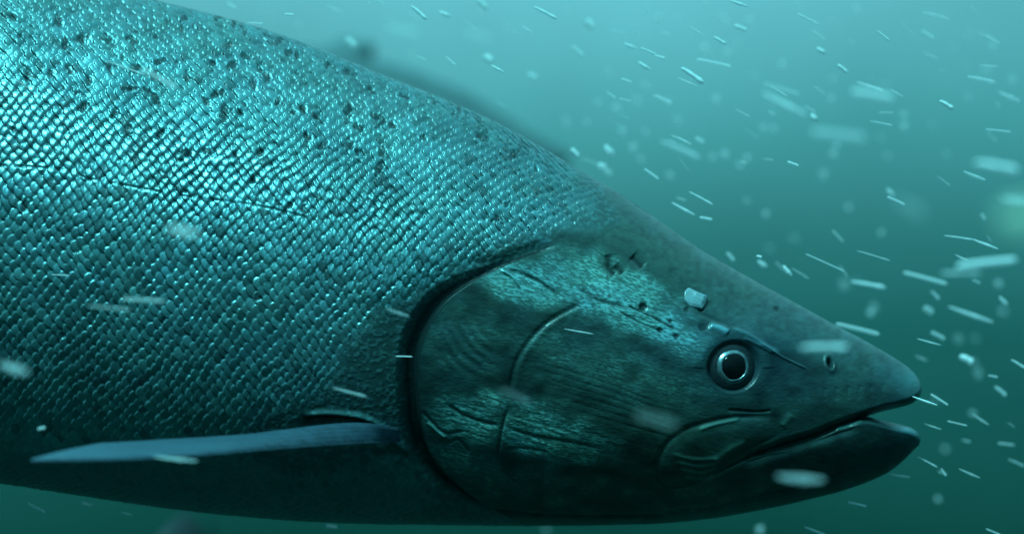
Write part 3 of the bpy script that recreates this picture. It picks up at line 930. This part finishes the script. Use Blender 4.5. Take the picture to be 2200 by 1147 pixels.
# ------------------------------------------------------------------ drifting debris
def debris_mesh(name, seed, power, lump, bend):
    V, F = [], []
    nl, na = 18, 10
    for a in range(nl + 1):
        t = a / nl
        x = -0.5 + t
        r = 0.5 * max(0.02, 1 - abs(2 * t - 1)**power)**0.5
        r *= 1 + lump * (vnoise(np.array([t * 5.0]), np.array([seed * 1.7]), seed)[0] - .5)
        cz = bend * (1 - (2 * t - 1)**2)
        for b in range(na):
            w = 2 * math.pi * b / na
            rr = r * (1 + 0.5 * lump * (hash2(a, b, seed) - .5))
            V.append((x, rr * math.cos(w), cz + rr * math.sin(w)))
    for a in range(nl):
        for b in range(na):
            b2 = (b + 1) % na
            F.append((a * na + b, a * na + b2, (a + 1) * na + b2, (a + 1) * na + b))
    V.append((-0.505, 0, 0)); V.append((0.505, 0, 0))
    me = bpy.data.meshes.new(name)
    faces = F + [(b, (b + 1) % na, len(V) - 2) for b in range(na)] + [(nl * na + (b + 1) % na, nl * na + b, len(V) - 1) for b in range(na)]
    me.from_pydata(V, [], faces)
    me.polygons.foreach_set("use_smooth", np.ones(len(faces), dtype=bool))
    me.update()
    me.materials.append(M_DRIFT)
    return me


SLIVERS = [debris_mesh("sliver", 3, 7, .35, .10), debris_mesh("sliver", 5, 3.5, .5, -.15), debris_mesh("sliver", 8, 12, .3, 0.05)]
SPECKS = [debris_mesh("speck", 11, 2.0, .7, 0.02), debris_mesh("speck", 14, 2.2, .9, .06)]

# (x1, y1, x2, y2, width, opacity, depth)   depth: metres behind (+) / in front (-) of the salmon's middle plane
FLECKS = [
    (883, 13, 917, 43, 7, .95, .0), (944, 25, 969, 36, 7, .7, .05), (1026, -2, 1046, 20, 10, .8, .12), (1146, 15, 1198, 42, 6, .85, .0), (1122, 57, 1145, 72, 4, .5, .02),
    (1258, 45, 1275, 62, 15, .75, .18), (825, 62, 900, 75, 22, .35, -.26), (995, 70, 1060, 84, 18, .35, -.26), (743, 85, 765, 102, 15, .6, .18), (1040, 120, 1057, 135, 15, .85, .14),
    (1055, 140, 1083, 156, 5, .8, .0), (1228, 100, 1254, 122, 8, .4, .10), (957, 122, 980, 142, 4, .45, .0), (1340, 93, 1368, 105, 6, .6, .03), (1376, 103, 1410, 118, 3.4, .85, .0),
    (1405, 120, 1430, 127, 5, .6, .02), (1371, 133, 1398, 150, 6.5, .8, .02), (1335, 170, 1357, 178, 4.5, .5, .02), (1133, 160, 1155, 170, 11, .4, .18), (1300, 312, 1320, 335, 14, .8, .12),
    (1227, 320, 1243, 337, 10, .8, .08), (1283, 355, 1302, 362, 14, .6, .12), (1298, 362, 1316, 374, 12, .35, .15), (1384, 363, 1415, 385, 5, .5, .02), (1404, 205, 1444, 225, 8, .35, .06),
    (1566, 0, 1608, 15, 5, .95, .0), (1578, 56, 1604, 66, 8, .6, .05), (1533, 80, 1560, 96, 6, .75, .0), (1481, 57, 1514, 78, 3, .5, .0), (1496, 128, 1571, 144, 7, .4, -.10),
    (1463, 146, 1512, 180, 10, 1.0, .0), (1456, 167, 1498, 186, 3, .6, .0), (1712, 30, 1759, 53, 3.5, .55, .0), (1743, 65, 1774, 87, 3.5, .4, .02), (1755, 103, 1775, 115, 8, .85, .04),
    (1800, 140, 1820, 156, 7, .95, .02), (1883, 66, 1912, 89, 4, .7, .0), (1638, 200, 1733, 248, 18, .75, -.20), (1640, 180, 1718, 203, 8, .3, -.16), (1655, 185, 1692, 208, 3, .55, .0),
    (1743, 245, 1756, 259, 10, .9, .06), (1830, 198, 1920, 213, 23, .7, -.24), (1840, 177, 1900, 197, 6, .45, -.10), (1913, 192, 1940, 208, 4, .35, .0), (1745, 283, 1860, 297, 20, .45, -.27),
    (2018, 217, 2048, 235, 9, 1.0, .0), (1981, 27, 2022, 36, 6, .3, .05), (1980, 68, 2007, 85, 7, .45, .08), (2078, 165, 2139, 178, 7, .35, -.10), (2145, 198, 2192, 218, 8, .35, .08),
    (1692, 348, 1716, 357, 5, 1.0, .0), (2092, 350, 2190, 368, 23, .9, -.25), (2070, 368, 2118, 387, 6, .4, -.08), (2117, 278, 2172, 284, 4, .3, .0), (1868, 260, 1918, 270, 3, .35, .0),
    (1905, 405, 1922, 420, 9, .4, .12), (1906, 423, 1944, 440, 4.5, .6, .02), (1925, 432, 1985, 462, 30, .16, -.33), (2150, 425, 2218, 432, 16, .55, -.25), (2108, 460, 2117, 472, 6, .35, .08),
    (1480, 412, 1532, 440, 4, .6, .0), (1443, 435, 1493, 462, 5, .65, .02), (1503, 467, 1530, 472, 5, .6, .02), (1418, 303, 1505, 340, 14, .3, -.18), (1456, 295, 1485, 310, 4, .5, .0),
    (1494, 297, 1512, 307, 8, .4, .10), (2028, 506, 2092, 515, 3, .55, .0), (2090, 514, 2145, 535, 5, .75, .0), (2055, 572, 2185, 558, 19, .95, -.22), (2020, 587, 2108, 587, 11, .35, -.22),
    (2052, 547, 2080, 560, 3.5, .4, .0), (1940, 585, 2035, 610, 10, .5, -.15), (1828, 605, 1903, 618, 11, .55, -.15), (2037, 658, 2135, 692, 10, .5, -.15), (1730, 545, 1815, 583, 3, .35, .0),
    (1840, 538, 1913, 560, 2.4, .35, .0), (1683, 570, 1701, 592, 8, .8, .03), (1562, 543, 1577, 560, 8, .35, .08), (1625, 550, 1637, 553, 5, 1.0, .0), (1628, 560, 1648, 572, 9, .45, .08),
    (1795, 695, 1890, 718, 9, .3, -.12), (1718, 746, 1824, 746, 15, .6, -.24), (1970, 727, 2022, 741, 2.4, .6, .0), (1985, 660, 2004, 672, 13, .4, .15), (2000, 625, 2018, 643, 7, .3, .1),
    (2147, 637, 2165, 654, 8, .4, .08), (2000, 713, 2030, 728, 8, .3, .1), (2062, 765, 2090, 780, 15, 1.0, .10), (1960, 851, 2014, 870, 4.5, 1.0, -.04), (1999, 846, 2037, 870, 4, .55, .0),
    (2137, 830, 2162, 850, 8, .35, .08), (1985, 909, 2023, 922, 2.4, .4, .0), (2035, 904, 2078, 914, 3, .35, .0), (1970, 980, 2014, 1003, 3, .45, .0), (1914, 1018, 1956, 1025, 4, .7, .0),
    (1821, 1078, 1862, 1087, 4.5, .75, .0), (1728, 1131, 1776, 1150, 5, .8, .0), (2060, 1006, 2106, 1026, 4, .25, .0), (2118, 1135, 2152, 1149, 3, .35, .0), (2172, 772, 2203, 791, 5, .45, .02),
    (360, 488, 430, 505, 21, .9, -.26), (303, 148, 380, 190, 11, .6, -.17), (225, 130, 312, 162, 3, .45, -.085), (0, 780, 62, 800, 22, .45, -.24), (262, 642, 354, 647, 8, .4, -.17),
    (188, 657, 282, 666, 6, .28, -.17), (330, 980, 425, 990, 9, .35, -.17), (850, 765, 886, 766, 2.4, .9, -.075), (715, 833, 788, 852, 5, .25, -.12), (1668, 1022, 1772, 1030, 20, .34, -.25),
    (1365, 890, 1455, 912, 24, .11, -.28), (1075, 835, 1140, 865, 15, .07, -.22), (1212, 706, 1275, 717, 2.4, .5, -.065), (60, 1080, 98, 1100, 5, .5, .0), (175, 1080, 200, 1085, 6, .4, .02),
    (260, 1098, 285, 1106, 4, .25, .02), (700, 1128, 725, 1132, 7, .45, .04), (80, 922, 98, 918, 7, .35, -.12), (830, 662, 880, 680, 5, .2, -.12), (612, 31, 632, 33, 4, .7, .0),
    (530, 50, 566, 52, 3.4, .4, .0), (30, 168, 62, 190, 3, .4, -.085), (487, 8, 508, 20, 8, .3, .1), (110, 590, 150, 592, 2.4, .5, -.08), (2100, 70, 2140, 85, 5, .25, .08),
]
DISCS = [(1325, 235, 13), (1284, 222, 9), (1262, 265, 9), (1336, 283, 10), (1387, 285, 9), (1360, 318, 12), (1377, 343, 10), (1530, 338, 9), (1557, 333, 13), (1605, 340, 10),
         (1590, 356, 11), (1680, 140, 11), (1515, 107, 15), (1562, 115, 10), (1560, 48, 12), (1610, 47, 12), (1942, 248, 11), (1942, 272, 11), (1790, 332, 12), (1797, 312, 9),
         (1840, 22, 12), (1415, 40, 12), (1458, 40, 10), (2133, 100, 10), (1663, 278, 10), (1640, 275, 9), (1605, 432, 8), (1645, 460, 9), (1790, 172, 9), (1785, 213, 9),
         (2090, 888, 9), (1632, 1137, 11), (2015, 1072, 9), (1893, 500, 8), (2145, 610, 12), (1870, 672, 10), (1440, 378, 11), (1538, 215, 12), (1090, 62, 9), (1030, 32, 8)]

LAND = [("the eye", 1575, 788), ("the nostril", 1783, 780), ("the snout tip", 1981, 836), ("the lower jaw tip", 1979, 943), ("the gill slit", 890, 800), ("the forehead flake", 1490, 640),
        ("the pectoral fin tip", 65, 990), ("the pectoral fin base", 830, 930), ("the mouth corner", 1450, 1010), ("the top right corner", 2190, 10), ("the bottom right corner", 2190, 1140),
        ("the bottom left corner", 10, 1140), ("the top left corner", 10, 10), ("the middle of the right edge", 2195, 573), ("the middle of the top edge", 1100, 5),
        ("the lateral line", 300, 405), ("the gill cover", 1050, 750), ("the blurred far snout", 1222, 345), ("the nape", 1300, 395), ("the spotted back", 600, 75),
        ("the top right quarter's centre", 1650, 287), ("the cheek", 1290, 830), ("the throat", 1350, 1110)]


def describe(x1, y1, x2, y2, w, op, dep):
    ln = math.hypot(x2 - x1, y2 - y1)
    asp = ln / max(w, 1)
    b = "bright white" if op > .78 else "pale" if op > .48 else "faint"
    if w >= 14: s_ = "broad soft-edged" if ln > 45 else "soft roundish"
    elif asp > 11: s_ = "hair-thin"
    elif asp > 5: s_ = "slim"
    elif asp > 2.4: s_ = "short"
    else: s_ = "stubby"
    mx_, my_ = (x1 + x2) / 2, (y1 + y2) / 2
    nm, lx, ly = min(LAND, key=lambda q_: math.hypot(q_[1] - mx_, q_[2] - my_))
    dx_, dy_ = mx_ - lx, my_ - ly
    d = math.hypot(dx_, dy_)
    if d < 35: where = "right by"
    else:
        v = "above" if dy_ < -0.4 * abs(dx_) else "below" if dy_ > 0.4 * abs(dx_) else ""
        hh = "left of" if dx_ < -0.4 * abs(dy_) else "right of" if dx_ > 0.4 * abs(dy_) else ""
        where = (v + " and " + hh) if v and hh else (v or hh)
    return f"{b} {s_}", f"{where} {nm}".replace("above and left of","up left of").replace("above and right of","up right of").replace("below and left of","down left of").replace("below and right of","down right of"), d


ORD = ["", "second ", "third ", "fourth ", "fifth ", "sixth ", "seventh ", "eighth "]
todo = [(f, describe(*f), 'sliver') for f in FLECKS]
for (cx, cz, r_) in DISCS:
    f = (cx - r_ * .55, cz - r_ * .3, cx + r_ * .55, cz + r_ * .3, r_ * 1.5, .34, .34)
    a_, b_, d_ = describe(*f)
    todo.append((f, ("faint round", b_, d_), 'speck'))
seen = {}
for f, (look, where, d), kind in todo:
    seen.setdefault((look, where, kind), []).append(d)
for v in seen.values(): v.sort()
first_of = {}


def place(f, kind, me, label, cat, group):
    x1, y1, x2, y2, w, op, dep = f
    if dep < -0.14: w *= 0.72          # the lens blurs these near ones wider
    P, Q = at(x1, y1, dep), at(x2, y2, dep)
    o = first_of.get(me.name)
    if o is None:
        o = bpy.data.objects.new({'sliver': 'debris_sliver', 'speck': 'debris_speck'}[kind], me)
        first_of[me.name] = o
    else:
        o = o.copy()
    col.objects.link(o)
    o.location = (P + Q) / 2
    dr = Q - P
    o.rotation_euler = (random.uniform(-.3, .3), -math.atan2(dr.z, dr.x), 0)
    k_ = (D + dep) / D * S
    o.scale = (max(dr.length, w * k_), w * k_, w * k_)
    o.color = (1, 1, 1, min(1.0, op * (1.4 if w < 12 else 1.0)))
    tag(o, label, cat, group)
    return o


for n_, (f, (look, where, d), kind) in enumerate(todo):
    rank = seen[(look, where, kind)].index(d)
    seen[(look, where, kind)][rank] = -1
    nearest = f"{ORD[rank]}nearest, " if len(seen[(look, where, kind)]) > 1 else ""
    noun = "sliver of debris" if kind == 'sliver' else "speck of debris"
    meshes = SLIVERS if kind == 'sliver' else SPECKS
    place(f, kind, meshes[n_ % len(meshes)], f"{look} {noun} {nearest}{where}", "debris", "slivers drifting in the water" if kind == 'sliver' else "round specks drifting in the water")

# the many fainter specks in the open water
DORS_X, DORS_Y = zip(*(DORSAL[7:] + [(1913, 764), (1981, 836)]))
made = 0
while made < 110:
    x, y = random.uniform(500, 2200), random.uniform(0, 1147)
    if x < 1981 and y > np.interp(x, DORS_X, DORS_Y) - 22 and y < 1135: continue
    if x < 2200 and random.random() < 0.35 * (y / 1147): continue
    ang = random.gauss(27, 11) if random.random() < .75 else random.uniform(0, 60)
    if random.random() < .5:
        ln, w, op, dep, kind = random.uniform(14, 46), random.uniform(2.2, 5), random.uniform(.12, .34), random.uniform(.0, .12), 'sliver'
    else:
        ln = random.uniform(12, 24); w = ln * random.uniform(.6, .9); op = random.uniform(.10, .24); dep = random.uniform(.25, .6); kind = 'speck'
    a_ = math.radians(ang)
    f = (x - ln / 2 * math.cos(a_), y - ln / 2 * math.sin(a_), x + ln / 2 * math.cos(a_), y + ln / 2 * math.sin(a_), w, op, dep)
    reg = ("upper" if y < 400 else "middle" if y < 780 else "lower") + (" left" if x < 1100 else " centre" if x < 1650 else " right")
    look = "barely visible thin sliver" if kind == 'sliver' else "barely visible blurred speck"
    meshes = SLIVERS if kind == 'sliver' else SPECKS
    place(f, kind, meshes[made % len(meshes)], f"{look} drifting in the {reg} water", "debris", f"{look}s in the {reg} water")
    made += 1

# greenish blur close to the lens at the right edge
m_g, n_g, l_g, p_g = material("green_gel")
p_g.inputs['Base Color'].default_value = (0.72, 0.86, 0.66, 1)
p_g.inputs['Roughness'].default_value = 0.6
p_g.inputs['Alpha'].default_value = 0.32
gm = debris_mesh("gel_clump", 21, 2.0, .5, .03)
gm.materials.clear(); gm.materials.append(m_g)
g = bpy.data.objects.new("gel_clump", gm); col.objects.link(g)
g.location = at(2192, 470, -0.42); g.scale = (.0062, .0045, .0045)
tag(g, "large yellow-green out-of-focus blob at the right edge", "debris")

# ------------------------------------------------------------------ haze: the water's own murk
hz = bpy.data.materials.new("haze"); hz.use_nodes = True
hn, hl = hz.node_tree.nodes, hz.node_tree.links
hn.clear()
ho = hn.new("ShaderNodeOutputMaterial")
hv = hn.new("ShaderNodeVolumePrincipled")
hv.inputs['Color'].default_value = (0.20, 0.90, 0.88, 1)
hv.inputs['Density'].default_value = 0.006
hv.inputs['Anisotropy'].default_value = 0.5
hl.new(hv.outputs[0], ho.inputs['Volume'])
bx = [(-3, -1.5, -1.6), (3, -1.5, -1.6), (3, 6, -1.6), (-3, 6, -1.6), (-3, -1.5, 1.8), (3, -1.5, 1.8), (3, 6, 1.8), (-3, 6, 1.8)]
bf = [(0, 3, 2, 1), (4, 5, 6, 7), (0, 1, 5, 4), (1, 2, 6, 5), (2, 3, 7, 6), (3, 0, 4, 7)]
hm = bpy.data.meshes.new("haze"); hm.from_pydata(bx, [], bf); hm.update()
tag(obj("haze", hm, hz), kind="stuff")
